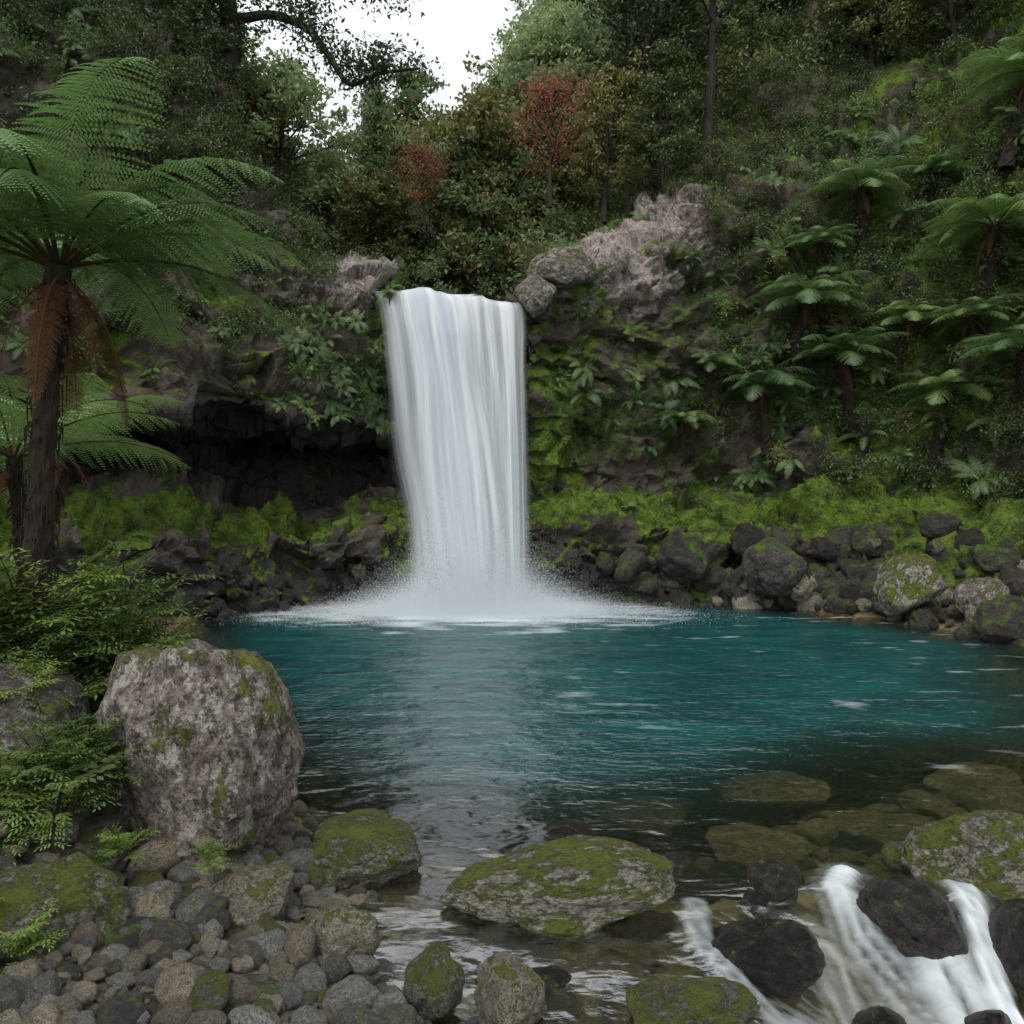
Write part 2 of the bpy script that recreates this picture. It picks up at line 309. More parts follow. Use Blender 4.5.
wx=sg(-17,17,380,1.8,2.3); wy=np.concatenate([np.linspace(.5,7,260)[:-1],np.linspace(7,24,260)]); X,Y=np.meshgrid(wx,wy,indexing='ij')
W=wlev(X,Y); Gd=gh(X,Y); pw=np.stack([X,Y,0*X],-1).reshape(-1,3)
rip=(vn(pw*np.array([2.5,5,1])).reshape(X.shape))*.012*sst(5,9,Y)
foam=np.exp(-(((X+.9)/3.0)**2+((Y-19.3)/2.1)**2)*1.1)*1.5
nz=fbm(pw*np.array([1.3,3,1])+5,4).reshape(X.shape)
foam=np.clip(foam+.4*nz*(foam>.05),0,1)
casc=0*X
for pl,wd,st in (([(2.2,5.3),(2.07,5.1),(2.08,4.8),(2.3,4.45),(2.6,4.05),(3.0,3.5)],.11,.9),
                 ([(2.9,5.25),(2.84,4.9),(2.75,4.5),(2.8,4.1),(3.1,3.5)],.09,.75),
                 ([(2.5,4.6),(2.6,4.2),(2.9,3.5)],.2,.55),
                 ([(1.12,4.9),(1.06,4.5),(1.2,4.15),(1.5,3.6),(1.8,3.0)],.09,.32),
                 ([(1.85,4.7),(1.9,4.3),(1.7,4.05),(1.35,3.95),(1.3,3.3)],.13,.42),
                 ([(2.3,4.2),(2.05,3.9),(2.2,3.3)],.22,.48)):
    d=sdist(X,Y,pl,False); stn=fbm(np.stack([d.ravel()*20+wd*90,Y.ravel()*.9,0*d.ravel()],-1),4).reshape(X.shape)
    casc=np.maximum(casc,np.exp(-(d/wd)**2*.7)*st*(1+.6*stn))
rip=rip+.06*np.clip(casc,0,1)+.02*np.clip(casc,0,1)*vn(pw*np.array([9,3,1])).reshape(X.shape)
far=np.clip(fbm(pw*np.array([1.2,4.5,1])+40,4).reshape(X.shape)-.58,0,1)*.7*sst(7,11,Y+.5*X)*sst(-1,2,X)
foamA=np.clip(np.maximum.reduce([foam,casc,far]),0,1)
def watermat():
    t=NT('pool_water'); v=t.n('ShaderNodeNewGeometry').outputs['Position']
    dep=t.attr('depth'); fo=t.attr('foam')
    n1=t.noise(t.mapv(v,(1,1.7,1)),1.6,3,.45,.3); n2=t.noise(t.mapv(v,(1,2.2,1)),6,3,.6,.4); n3=t.noise(t.mapv(v,(1,2.6,1)),.5,4,.6,.5)
    nb=t.bump(t.math('ADD',n1,t.math('MULTIPLY',n2,t.mr(dep,.2,1.8,.06,.4))),.8,.10)
    tr=t.n('ShaderNodeBsdfTransparent'); tr.inputs[0].default_value=(.76,.83,.72,1)
    dcol=t.mix(t.mr(dep,.5,2.6),(.007,.028,.024),(.0025,.058,.064)); dcol=t.mix(t.math('MULTIPLY',t.mr(n3,.42,.68),t.mr(dep,.8,2.6)),dcol,(.006,.108,.108))
    df=t.n('ShaderNodeBsdfDiffuse'); t.l(dcol,df.inputs[0])
    body=t.ms(t.math('POWER',t.mr(dep,.16,1.8),.95),tr.outputs[0],df.outputs[0])
    gl=t.n('ShaderNodeBsdfGlossy'); gl.inputs['Roughness'].default_value=.16; t.l(nb,gl.inputs['Normal'])
    fr=t.n('ShaderNodeFresnel'); fr.inputs[0].default_value=1.33; t.l(nb,fr.inputs['Normal'])
    s=t.ms(t.math('MULTIPLY',fr.outputs[0],.36),body,gl.outputs[0])
    wd=t.n('ShaderNodeBsdfDiffuse'); wd.inputs[0].default_value=(.78,.85,.88,1)
    ff=t.mr(t.math('ADD',fo,t.math('MULTIPLY',t.math('SUBTRACT',n2,.5),.3)),.10,1.05)
    return t.done(t.ms(ff,s,wd.outputs[0]))
mkobj('pool_water',mkmesh('pool_water',np.stack([X,Y,W+rip],-1).reshape(-1,3),gridF(380,519)[:,::-1],[watermat()],attrs={'depth':(W-Gd).ravel(),'foam':foamA.ravel()}))

# ------------------------------------------------------------ waterfall
def fallmat():
    t=NT('falling_water'); v=t.n('ShaderNodeTexCoord').outputs['UV']
    n=t.noise(t.mapv(v,(5,.6,1)),1,3,.5); n2=t.noise(t.mapv(v,(26,.7,1)),1,3,.6)
    sx=t.n('ShaderNodeSeparateXYZ'); t.l(v,sx.inputs[0])
    u=t.math('FRACT',sx.outputs[0])
    e=t.math('MULTIPLY',t.math('MULTIPLY',u,t.math('SUBTRACT',1,u)),4)
    al=t.mr(t.math('ADD',t.math('ADD',n,t.math('MULTIPLY',t.math('SUBTRACT',n2,.5),.36)),t.math('MULTIPLY',t.mr(e,0,.9),.46)),.50,.99,0,.95)
    al=t.math('MULTIPLY',al,t.mr(e,0,.45))
    d=t.n('ShaderNodeBsdfDiffuse'); t.l(t.mix(t.mr(n,.38,.6),(.66,.73,.78),(.93,.95,.97)),d.inputs[0])
    tl=t.n('ShaderNodeBsdfTranslucent'); tl.inputs[0].default_value=(.85,.9,.95,1)
    tr=t.n('ShaderNodeBsdfTransparent')
    return t.done(t.ms(al,tr.outputs[0],t.ms(.3,d.outputs[0],tl.outputs[0])))
M_fall=fallmat()
emp=bpy.data.objects.new('waterfall',None); scene.collection.objects.link(emp)
def sheet(name,lt,rt,lb,rb,yo,seed,reach=.9,z0=8.15,p=.55):
    ns,nt=90,160; s=np.linspace(0,1,ns); tt=np.linspace(0,1,nt)
    S,T=np.meshgrid(s,tt,indexing='ij'); q=np.clip((T-.12)/.88,0,1); pre=np.clip(T/.12,0,1)
    wob=.18*vn(np.stack([0*T.ravel()+seed,T.ravel()*5,0*T.ravel()],-1)).reshape(T.shape)*np.sqrt(q)
    x=(lt+(rt-lt)*S)*(1-q**p)+(lb+(rb-lb)*S)*q**p+wob*(2*S-1)
    hz=fbm(np.stack([x.ravel()*1.3,0*x.ravel(),0*x.ravel()+3],-1),3).reshape(x.shape)
    lipy=20.6+.28*hz
    y=np.where(T<.12,23.6+(lipy-23.6)*pre,lipy-reach*np.sqrt(q)*(1+.15*hz))+yo
    z=np.where(T<.12,z0+.25*(1-pre)**.7,z0*(1-q**1.15))+(.24*hz-.07*(x+1.6))*(1-q)**2
    z=z-.12*np.exp(-((T-.13)/.03)**2)
    pp=np.stack([S.ravel()*5+seed,T.ravel()*1.2,0*S.ravel()+seed],-1); r=fbm(pp,3).reshape(S.shape)
    y=y+r*.22*np.clip(q*5,0,1)
    me=mkmesh(name,np.stack([x,y,z],-1).reshape(-1,3),gridF(ns,nt),[M_fall])
    uvl=me.uv_layers.new(name='UVMap'); li=np.empty(len(me.loops),np.int32); me.loops.foreach_get('vertex_index',li)
    uv=np.stack([S.ravel()*.998+.001+int(seed),T.ravel()+seed],-1)[li]; uvl.data.foreach_set('uv',uv.astype(np.float32).ravel())
    o=mkobj(name,me); o.parent=emp
sheet('back_sheet',-3.6,.2,-2.35,.45,.12,1.0,.75,p=.75)
sheet('left_stream',-3.75,-1.4,-2.5,-.2,-.05,4.2,1.0,p=.8)
sheet('right_stream',-.9,.28,-.45,.55,0,7.7,.85)
sheet('middle_stream',-3.1,-.9,-2.0,.05,-.12,9.1,1.05,p=.85)

def ico(name,sub,mats=()):
    bm=bmesh.new(); bmesh.ops.create_icosphere(bm,subdivisions=sub,radius=1); me=bpy.data.meshes.new(name); bm.to_mesh(me); bm.free()
    for m in mats: me.materials.append(m)
    for p in me.polygons: p.use_smooth=True
    return me
# spray: a cloud of tiny droplets in one mesh
t=NT('spray_water'); d1=t.n('ShaderNodeBsdfDiffuse'); d1.inputs[0].default_value=(.92,.95,.97,1); d2=t.n('ShaderNodeBsdfTranslucent'); d2.inputs[0].default_value=(.92,.95,.97,1)
M_spray=t.done(t.ms(.5,d1.outputs[0],d2.outputs[0]))
n=560000; k=RNG.uniform(0,1,n); g1=RNG.normal(size=(n,3)); ez=RNG.exponential(1,n)
core=k<.5
px=-.95+g1[:,0]*np.where(core,1.0,1.8); py=19.3+g1[:,1]*np.where(core,.45,.9)-np.where(core,0,.3)
pz=ez*np.where(core,.66,.42)*np.exp(-((px+.95)/np.where(core,1.7,2.7))**2)+.01
C=np.stack([px,py,pz],1); sz=RNG.uniform(.0018,.0045,n)[:,None,None]
tet=np.array([[1,1,1],[1,-1,-1],[-1,1,-1],[-1,-1,1]])[None]*sz
V=(C[:,None]+tet).reshape(-1,3); b=np.arange(n)[:,None]*4
Fq=np.concatenate([b+np.array([[0,1,2]]),b+np.array([[0,3,1]]),b+np.array([[0,2,3]]),b+np.array([[1,3,2]])])
mkobj('spray',mkmesh('spray',V,Fq,[M_spray],smooth=False))
# ------------------------------------------------------------ drifting mist banks far up the valley
def mistmat():
    t=NT('valley_mist'); v=t.n('ShaderNodeNewGeometry').outputs['Position']; uv=t.n('ShaderNodeTexCoord').outputs['UV']
    n=t.noise(v,.12,3,.5); sx=t.n('ShaderNodeSeparateXYZ'); t.l(uv,sx.inputs[0])
    e=t.math('MULTIPLY',t.mr(sx.outputs[0],0,.3),t.mr(sx.outputs[0],.7,1,1,0)); e=t.math('MULTIPLY',e,t.math('MULTIPLY',t.mr(sx.outputs[1],0.05,.5),t.mr(sx.outputs[1],.7,1,1,0)))
    al=t.math('MULTIPLY',e,t.mr(n,.35,.7,.06,.18))
    d=t.n('ShaderNodeBsdfDiffuse'); d.inputs[0].default_value=(.97,.98,.96,1); tl=t.n('ShaderNodeBsdfTranslucent'); tl.inputs[0].default_value=(.97,.98,.96,1)
    return t.done(t.ms(al,t.n('ShaderNodeBsdfTransparent').outputs[0],t.ms(.5,d.outputs[0],tl.outputs[0])))
M_mist=mistmat()
for k,(y0,w,z0,z1) in enumerate([(33,17,8,32),(42,28,9,42),(54,42,12,52)]):
    s=np.linspace(-1,1,40); q=np.linspace(0,1,20); S,Q=np.meshgrid(s,q,indexing='ij')
    x=S*w+1.0; y=y0+1.2*np.sin(S*2.3+k)+7*Q-2*S*S; z=z0+(z1-z0)*Q
    me=mkmesh('mist',np.stack([x,y,z],-1).reshape(-1,3),gridF(40,20),[M_mist])
    uvl=me.uv_layers.new(name='UVMap'); li=np.empty(len(me.loops),np.int32); me.loops.foreach_get('vertex_index',li)
    uvl.data.foreach_set('uv',np.stack([S.ravel()*.5+.5,Q.ravel()],-1)[li].astype(np.float32).ravel())
    mkobj('mist',me)

# ------------------------------------------------------------ rocks
def rockmesh(name,seed,sub,mat,cuts=9,rough=.12,depth=.8):
    me=ico(name,sub,[mat]); n=len(me.vertices); co=np.empty(n*3,np.float32); me.vertices.foreach_get('co',co); p=co.reshape(-1,3).astype(float)
    r=np.random.default_rng(seed)
    p*=(1+.16*vn(p*1.1+seed*3.1))[:,None]
    for k in range(cuts):
        nn=r.normal(size=3); nn/=np.linalg.norm(nn); d=r.uniform(.62,.9); e=np.maximum(p@nn-d,0); p-=nn*(e*depth)[:,None]
    nrm=p/np.linalg.norm(p,axis=1)[:,None]
    p+=nrm*(rough*.6*fbm(p*2.2+seed,4)+rough*.35*facet(p*3+seed))[:,None]+nrm*(rough*.16*fbm(p*11+seed,3))[:,None]
    me.vertices.foreach_set('co',p.astype(np.float32).ravel()); me.update(); return me
HR=[('boulder',(-2.12,5.35,.70),(.68,.66,.92),M_rockP,1,(.0,-.1,.3),6),
('boulder',(-3.12,5.05,1.02),(.52,.5,.5),M_rockP,2,(0,0,1),5),
('mossy_rock',(-2.3,3.95,.42),(.36,.3,.27),M_rockM,3,(0,0,.4),5),
('mossy_rock',(-1.02,5.35,.12),(.42,.32,.25),M_rockM,4,(0,.08,0),5),
('mossy_rock',(-2.44,4.75,.36),(.17,.15,.15),M_rockM,5,(0,0,0),4),
('rock',(-1.5,4.55,.17),(.30,.25,.22),M_rockT,6,(.1,-.1,.5),5),
('rock',(-.93,4.2,.12),(.22,.18,.20),M_rockT,7,(.1,-.3,.2),5),
('mossy_rock',(-.4,3.95,.06),(.16,.15,.2),M_rockM,8,(.1,.2,0),5),
('rock',(0.0,3.85,.05),(.2,.18,.19),M_rockT,9,(0,0,2),5),
('mossy_rock',(.33,4.9,.07),(.69,.36,.27),M_rockM,10,(0,-.08,.12),6),
('wet_rock',(1.42,4.55,-.10),(.4,.3,.2),M_rockW,11,(0,.1,.3),5),
('mossy_rock',(.87,3.9,-.06),(.36,.25,.18),M_rockM,12,(0,.15,.3),5),
('mossy_rock',(1.0,3.35,-.05),(.36,.25,.19),M_rockM,13,(0,-.1,1.3),5),
('wet_rock',(1.7,3.75,-.38),(.45,.32,.22),M_rockW,14,(0,0,.4),5),
('mossy_rock',(3.28,5.35,.05),(.62,.42,.34),M_rockM,15,(.1,.1,.2),6),
('wet_rock',(2.45,4.95,-.10),(.36,.34,.26),M_rockW,16,(.3,.1,.7),5),
('wet_rock',(3.1,4.65,-.15),(.3,.27,.28),M_rockW,17,(0,0,1),5),
('wet_rock',(1.72,5.25,-.04),(.26,.18,.14),M_rockW,41,(0,0,1),5),
('wet_rock',(1.15,5.5,-.05),(.16,.13,.10),M_rockW,42,(0,0,2),4),
('mossy_rock',(2.75,5.6,-.03),(.2,.15,.12),M_rockM,43,(0,0,0),4),
('wet_rock',(3.4,3.9,-.40),(.4,.3,.26),M_rockW,44,(0,0,0),5),
('wet_rock',(2.0,4.35,-.42),(.16,.13,.12),M_rockW,45,(0,0,0),4),
('wet_rock',(2.62,4.35,-.45),(.14,.12,.12),M_rockW,46,(0,0,0),4),
('wet_rock',(1.55,5.05,-.06),(.13,.1,.09),M_rockW,47,(0,0,0),4),
('rock',(.45,6.0,-.03),(.2,.14,.1),M_rockW,18,(0,0,0),4),
('wet_rock',(.15,4.2,-.12),(.2,.16,.12),M_rockW,19,(0,0,0),4),
('rock',(-1.95,4.0,.22),(.2,.2,.14),M_rockD,20,(0,0,0),4),
('rock',(-1.3,3.6,.12),(.3,.2,.13),M_rockD,21,(0,.1,.5),5),
('rock',(-1.75,3.65,.14),(.22,.17,.13),M_peb[2],24,(0,.1,.5),5),
('mossy_rock',(-.62,3.55,.02),(.2,.15,.13),M_rockM,48,(0,0,.5),5),
('rock',(-.15,3.45,.0),(.17,.13,.12),M_rockT,49,(0,0,.5),5),
('rock',(2.5,7.6,-.24),(.6,.3,.15),M_rockU,22,(0,0,.1),4),
('rock',(3.1,6.6,-.24),(.5,.3,.15),M_rockU,23,(0,.0,-.1),4),
('rock',(1.2,7.0,-.26),(.4,.25,.15),M_rockU,25,(0,.0,-.1),4),
('rock',(4.6,7.9,-.24),(.6,.3,.16),M_rockU,26,(0,.0,.3),4),
('rock',(1.9,6.3,-.24),(.45,.3,.15),M_rockU,28,(0,.0,-.1),4),
('boulder',(6.3,19.3,1.1),(.75,.7,.75),M_rockD,30,(0,0,0),5),
('boulder',(8.6,17.4,.85),(.85,.7,.75),M_rockM,31,(.2,0,1),5),
('boulder',(9.6,16.3,.6),(.55,.5,.55),M_rockP,32,(0,0,0),5),
('boulder',(9.2,14.9,.3),(.55,.5,.5),M_rockD,33,(0,0,2),5),
('boulder',(4.4,20.6,1.2),(.8,.6,.7),M_rockD,34,(0,0,2),5),
('lip_rock',(-4.05,20.5,7.9),(.6,.6,.5),M_rockP,35,(0,0,2),5),
('lip_rock',(.60,20.4,7.95),(.5,.5,.55),M_rockP,36,(0,0,1),5),
('lip_rock',(1.3,20.7,8.6),(.9,.6,.6),M_rockP,37,(0,.1,0),5)]
for nm,l,s,m,sd,r,sub in HR: mkobj(nm,rockmesh(nm,sd,sub,m,12 if nm=='boulder' else 10),l,r,s)

# ------------------------------------------------------------ instancing
def scatter(name,protos,pts,rots,scls,idx=None):
    coll=bpy.data.collections.new(name+'_parts')
    for k,me in enumerate(protos): mkobj('%s_part_%02d'%(name,k),me,coll=coll)
    n=len(pts); me=mkmesh(name,pts,[])
    def at(nm,ty,key,val):
        a=me.attributes.new(nm,ty,'POINT'); a.data.foreach_set(key,val.ravel())
    at('rot','FLOAT_VECTOR','vector',np.asarray(rots,np.float32)); at('scl','FLOAT_VECTOR','vector',np.asarray(scls,np.float32))
    if idx is None: idx=RNG.integers(0,len(protos),n)
    at('idx','INT','value',np.asarray(idx,np.int32))
    o=mkobj(name,me); ng=bpy.data.node_groups.new(name,'GeometryNodeTree')
    ng.interface.new_socket('Geometry',in_out='INPUT',socket_type='NodeSocketGeometry'); ng.interface.new_socket('Geometry',in_out='OUTPUT',socket_type='NodeSocketGeometry')
    gi=ng.nodes.new('NodeGroupInput'); go=ng.nodes.new('NodeGroupOutput'); ip=ng.nodes.new('GeometryNodeInstanceOnPoints')
    ci=ng.nodes.new('GeometryNodeCollectionInfo'); ci.inputs['Collection'].default_value=coll; ci.inputs['Separate Children'].default_value=True; ci.inputs['Reset Children'].default_value=True
    def na(nm,ty):
        x=ng.nodes.new('GeometryNodeInputNamedAttribute'); x.data_type=ty; x.inputs['Name'].default_value=nm; return x.outputs['Attribute']
    er=ng.nodes.new('FunctionNodeEulerToRotation'); L=ng.links.new
    L(na('rot','FLOAT_VECTOR'),er.inputs[0]); L(er.outputs[0],ip.inputs['Rotation']); L(na('scl','FLOAT_VECTOR'),ip.inputs['Scale'])
    ip.inputs['Pick Instance'].default_value=True; L(na('idx','INT'),ip.inputs['Instance Index'])
    L(gi.outputs[0],ip.inputs['Points']); L(ci.outputs[0],ip.inputs['Instance']); L(ip.outputs[0],go.inputs[0])
    md=o.modifiers.new('scatter','NODES'); md.node_group=ng; return o
def n2e(n,spin,tilt=1.0):
    out=np.zeros((len(n),3))
    for i in range(len(n)):
        v=Vector((n[i][0]*tilt,n[i][1]*tilt,max(n[i][2],0)*tilt+(1-tilt)+.001)).normalized()
        out[i]=(v.to_track_quat('Z','Y').to_matrix()@Matrix.Rotation(spin[i],3,'Z')).to_euler()
    return out
def rrot(n,t=.3):
    r=RNG.uniform(-t,t,(n,3)); r[:,2]=RNG.uniform(0,6.283,n); return r
def rs(n,a,b,p=1,flat=0):
    s=a+(b-a)*RNG.uniform(0,1,n)**p; S=np.stack([s,s,s],1)
    if flat: S*=RNG.uniform(1-flat,1+flat,(n,3))
    return S
peb=[rockmesh('cobble',100+k,3,M_peb[(0,1,2,1,0,1,0,1,2,0)[k]],11,.10) for k in range(10)]+[rockmesh('cobble',120,3,M_rockM,9,.09)]
def area(n,x0,x1,y0,y1,cond):
    x=RNG.uniform(x0,x1,n*8); y=RNG.uniform(y0,y1,n*8); d=sdist(x,y); m=cond(x,y,d); return x[m][:n],y[m][:n]
x,y=area(2800,-3.4,.6,2.6,6.6,lambda x,y,d:(d<.15)&(d>-2.6)&(x>-3.2))
s=rs(len(x),.012,.09,2.6,.3); s[:,2]*=.75
scatter('cobbles',peb,np.stack([x,y,gh(x,y)+s[:,2]*.45],1),rrot(len(x),.5),s)
x,y=area(150,-3.0,.4,3.0,6.0,lambda x,y,d:(d<.05)&(d>-2.2))
s=rs(len(x),.07,.15,1.5,.35); s[:,2]*=.7
scatter('cobbles',peb,np.stack([x,y,gh(x,y)+s[:,2]*.5],1),rrot(len(x),.4),s)
bed=[rockmesh('bed_stone',140+k,3,M_rockU if k<5 else M_rockW,9,.10) for k in range(6)]
x,y=area(1300,-1.4,8,3.2,10.5,lambda x,y,d:(d>.0)&(y-.34*np.maximum(x,0)<7.7)&~((x>.85)&(y<5.6)))
s=rs(len(x),.04,.24,2.2,.3); s[:,2]*=.6
scatter('riverbed_stones',bed,np.stack([x,y,np.minimum(gh(x,y)+s[:,2]*.35,wlev(x,y)-s[:,2]*1.1-.02-RNG.uniform(0,.06,len(x)))],1),rrot(len(x),.25),s)
bol=[rockmesh('shore_rock',160+k,4,(M_rockD,M_rockD,M_rockW,M_rockM,M_rockD,M_rockW,M_rockD,M_rockT)[k],12,.14) for k in range(8)]
def samp(n,mask):
    w=fa*mask; return RNG.choice(len(fa),n,p=w/w.sum())
def jit(i):
    r=RNG.uniform(0,1,(len(i),2,1)); a=P2[F[i]]; return (a[:,0]*(1-r[:,0])+a[:,1]*r[:,0])*(1-r[:,1])+(a[:,3]*(1-r[:,0])+a[:,2]*r[:,0])*r[:,1]
i=samp(560,(fv>.8)&(fv<2.4)&(fu>10.8)&(fu<15)&((fu>12)|(fv<1.5)))
s=rs(len(i),.06,.46,2.6,.35); scatter('shore_rocks',bol,jit(i),rrot(len(i),1.5),s)
i=samp(170,(fv>.9)&(fv<1.6)&(fu>1.5)&(fu<11)&~((fu>7.2)&(fu<9.8)))
s=rs(len(i),.06,.30,1.8,.3); scatter('shore_rocks',[bol[2],bol[5],bol[0]],jit(i),rrot(len(i),1.5),s)
x,y=area(230,5,11,9,20.5,lambda x,y,d:(d<.45)&(d>-1.6)&(x>5))
s=rs(len(x),.06,.38,1.8,.35); scatter('shore_rocks',bol,np.stack([x,y,gh(x,y)+.1],1),rrot(len(x),1.5),s)

# ------------------------------------------------------------ ferns
def frond(g,L,a0,droop,az,base=(0,0,0),npn=34,wid=.30,rng=RNG,m=0,nq=13,curl=1.25,roll=0,stem=.02,fill=.5):
    n=60; t=np.linspace(0,1,n); th=a0-droop*t**curl; dx=np.cos(th)*L/n; dz=np.sin(th)*L/n
    px=np.concatenate([[0],np.cumsum(dx)[:-1]]); pz=np.concatenate([[0],np.cumsum(dz)[:-1]])
    Pp=np.stack([px,0*px,pz],1); T=np.stack([np.cos(th),0*th,np.sin(th)],1); Nn_=np.stack([-np.sin(th),0*th,np.cos(th)],1)
    ca,sa=math.cos(az),math.sin(az); R=np.array([[ca,-sa,0],[sa,ca,0],[0,0,1]])
    gV=[];tt=np.linspace(.16,.995,npn); spc=L*.84/npn
    for side in (-1,1):
        for q in tt:
            k=q*(n-1); i=min(int(k),n-2); f=k-i; p=Pp[i]*(1-f)+Pp[i+1]*f; Ti=T[i]; Ni=Nn_[i]
            pl=L*wid*(math.sin(math.pi*min(1,(q*.93+.07))**.8)**.8)*rng.uniform(.88,1.08)+.01*L
            fw=.25+.5*q+rng.uniform(-.06,.06); dr=-.1-.3*rng.uniform(0,1)
            D=side*np.array([0,1,0])*1.0+Ti*fw+Ni*dr; D/=np.linalg.norm(D); Pn=np.cross(D,Ni); Pn/=np.linalg.norm(Pn)
            nn=max(3,int(nq*min(1,pl/(L*wid)+.1))); s=(np.arange(nn)+.5)/nn
            sag=-(s**2)*pl*.22
            C=p+D*(s*pl)[:,None]+np.array([0,0,1])*sag[:,None]
            ql=spc*fill*(1-s**2.2*.85)*(1.1 if pl>L*wid*.3 else .8); w=pl/nn*.38
            for sd in (-1,1):
                E=Pn*sd+D*.35; E/=np.linalg.norm(E)
                tip=C+E*ql[:,None]-Ni*(ql*.15)[:,None]
                gV.append(np.stack([C-D*w,C+D*w,tip+D*w*.5,tip-D*w*.35],1))
    V=np.concatenate(gV).reshape(-1,3)
    if roll:
        cr,sr=math.cos(roll),math.sin(roll); V=V@np.array([[1,0,0],[0,cr,-sr],[0,sr,cr]]).T
    V=V@R.T+np.array(base); g.add(V,np.arange(len(V)).reshape(-1,4),m)
    tube(g,(Pp@R.T+np.array(base))[::4],np.linspace(stem*.7,.003,15)*L/1.6,5,m+2 if m==0 else m)
def fern_tree(name,seed,H,L,nf,lean=(0,0),dead=5,npn=34,nq=13,tr=.12,fill=.5,wid=.25,lo=.35,ext=0):
    g=Geo(); r=np.random.default_rng(seed); t=np.linspace(0,1,30)
    path=np.stack([lean[0]*t**1.4+.03*np.sin(t*5),lean[1]*t**1.4,-ext+(H+ext)*t],1)
    tube(g,path,tr*(1.3-.6*t+.25*t**6),16,3,.2)
    top=path[-1]
    for k in range(int(170*H/1.6)):
        q=r.uniform(.05,1); p=path[int(q*29)]; a=r.uniform(0,6.28); d=np.array([math.cos(a),math.sin(a),0]); rr=tr*.9
        l=r.uniform(.06,.2); tube(g,[p+d*rr*.8,p+d*(rr+l*.25)+[0,0,l*.4*r.uniform(-1,1)],p+d*(rr+l*.25)+[0,0,-l*r.uniform(.3,1)]],[.010,.007,.002],4,3)
    for k in range(nf):
        az=k*2.399+r.uniform(-.25,.25); ring=k/nf
        frond(g,L*r.uniform(.82,1.1)*(1-.3*(ring>.85)),lo+.95*ring**.8+r.uniform(-.12,.12),1.2+.5*ring+.3*r.uniform(-1,1),az,top+np.array([math.cos(az)*.03,math.sin(az)*.03,0]),npn,wid,r,0,nq,roll=r.uniform(-.3,.3),fill=fill)
    for k in range(dead):
        az=r.uniform(0,6.28); frond(g,L*r.uniform(.4,.65),-.3,1.2,az,top-[0,0,.06],npn//2+6,.11,r,1,nq-3,.5)
    return g.mesh(name,[M_frond,M_dead,M_stem,M_fiber],False)
hero=fern_tree('tree_fern',11,2.95,2.0,28,(.25,0),8,44,18,.08,.66,.24,.25)
mkobj('tree_fern',hero,(-3.42,5.6,1.2),(0,0,.6))
hero2=fern_tree('tree_fern',13,1.6,1.5,15,(-.1,.1),3,32,13,.07,.65)
mkobj('tree_fern',hero2,(-4.6,7.6,1.3),(0,0,2)); mkobj('tree_fern',hero2,(-5.6,9.6,1.4),(0,0,4),(1.1,)*3)
FT=[fern_tree('tree_fern',20+k,1.0,1.6,27,((.3,-.2,0)[k],-.35),4,36,12,.12,.64,.26,.1,.9) for k in range(3)]
# each crown stands just in front of the slope surface behind it
base=P2[::7]; bv=Vv[::7]; bok=(bv>2.2)&(bv<9)
base=base[bok]
for k,(ax,bz,s) in enumerate([(.350,.274,1.15),(.437,.41,1.05),(.58,.35,1.4),(.615,.54,1.35),(.42,.19,1.15),(.312,.16,1.0),(.52,.155,1.1),(.63,.19,1.05),(.208,.115,.6),(.51,.43,.8),(.385,.335,.75),(.244,.19,.65),(.47,.24,.8),(.57,.24,.8)]):
    # choose the slope point seen along heading (x/y, height/y) and root the fern there
    hx=base[:,0]/base[:,1]; hzz=(base[:,2]-2.4)/base[:,1]
    j=np.argmin((hx-ax)**2+(hzz-(bz-.9*s/19))**2+(base[:,1]<12)*9+(base[:,1]>26)*9); q=base[j]
    mkobj('tree_fern',FT[k%3],(q[0]-.05,q[1]-.25,q[2]-.1),(RNG.uniform(-.08,.08),RNG.uniform(-.08,.08),RNG.uniform(-.5,.5)),(s,)*3)
def rosette(seed,n,L,a=(.4,1.2),npn=22,nq=7):
    g=Geo(); r=np.random.default_rng(seed)
    for k in range(n): frond(g,L*r.uniform(.7,1.1),r.uniform(*a),r.uniform(1.1,2.1),k*2.4+r.uniform(-.3,.3),(0,0,0),npn,.17,r,0,nq,fill=.55)
    return g.mesh('fern',[M_frond,M_dead,M_stem],False)
RO=[rosette(40+k,10,1.0) for k in range(4)]
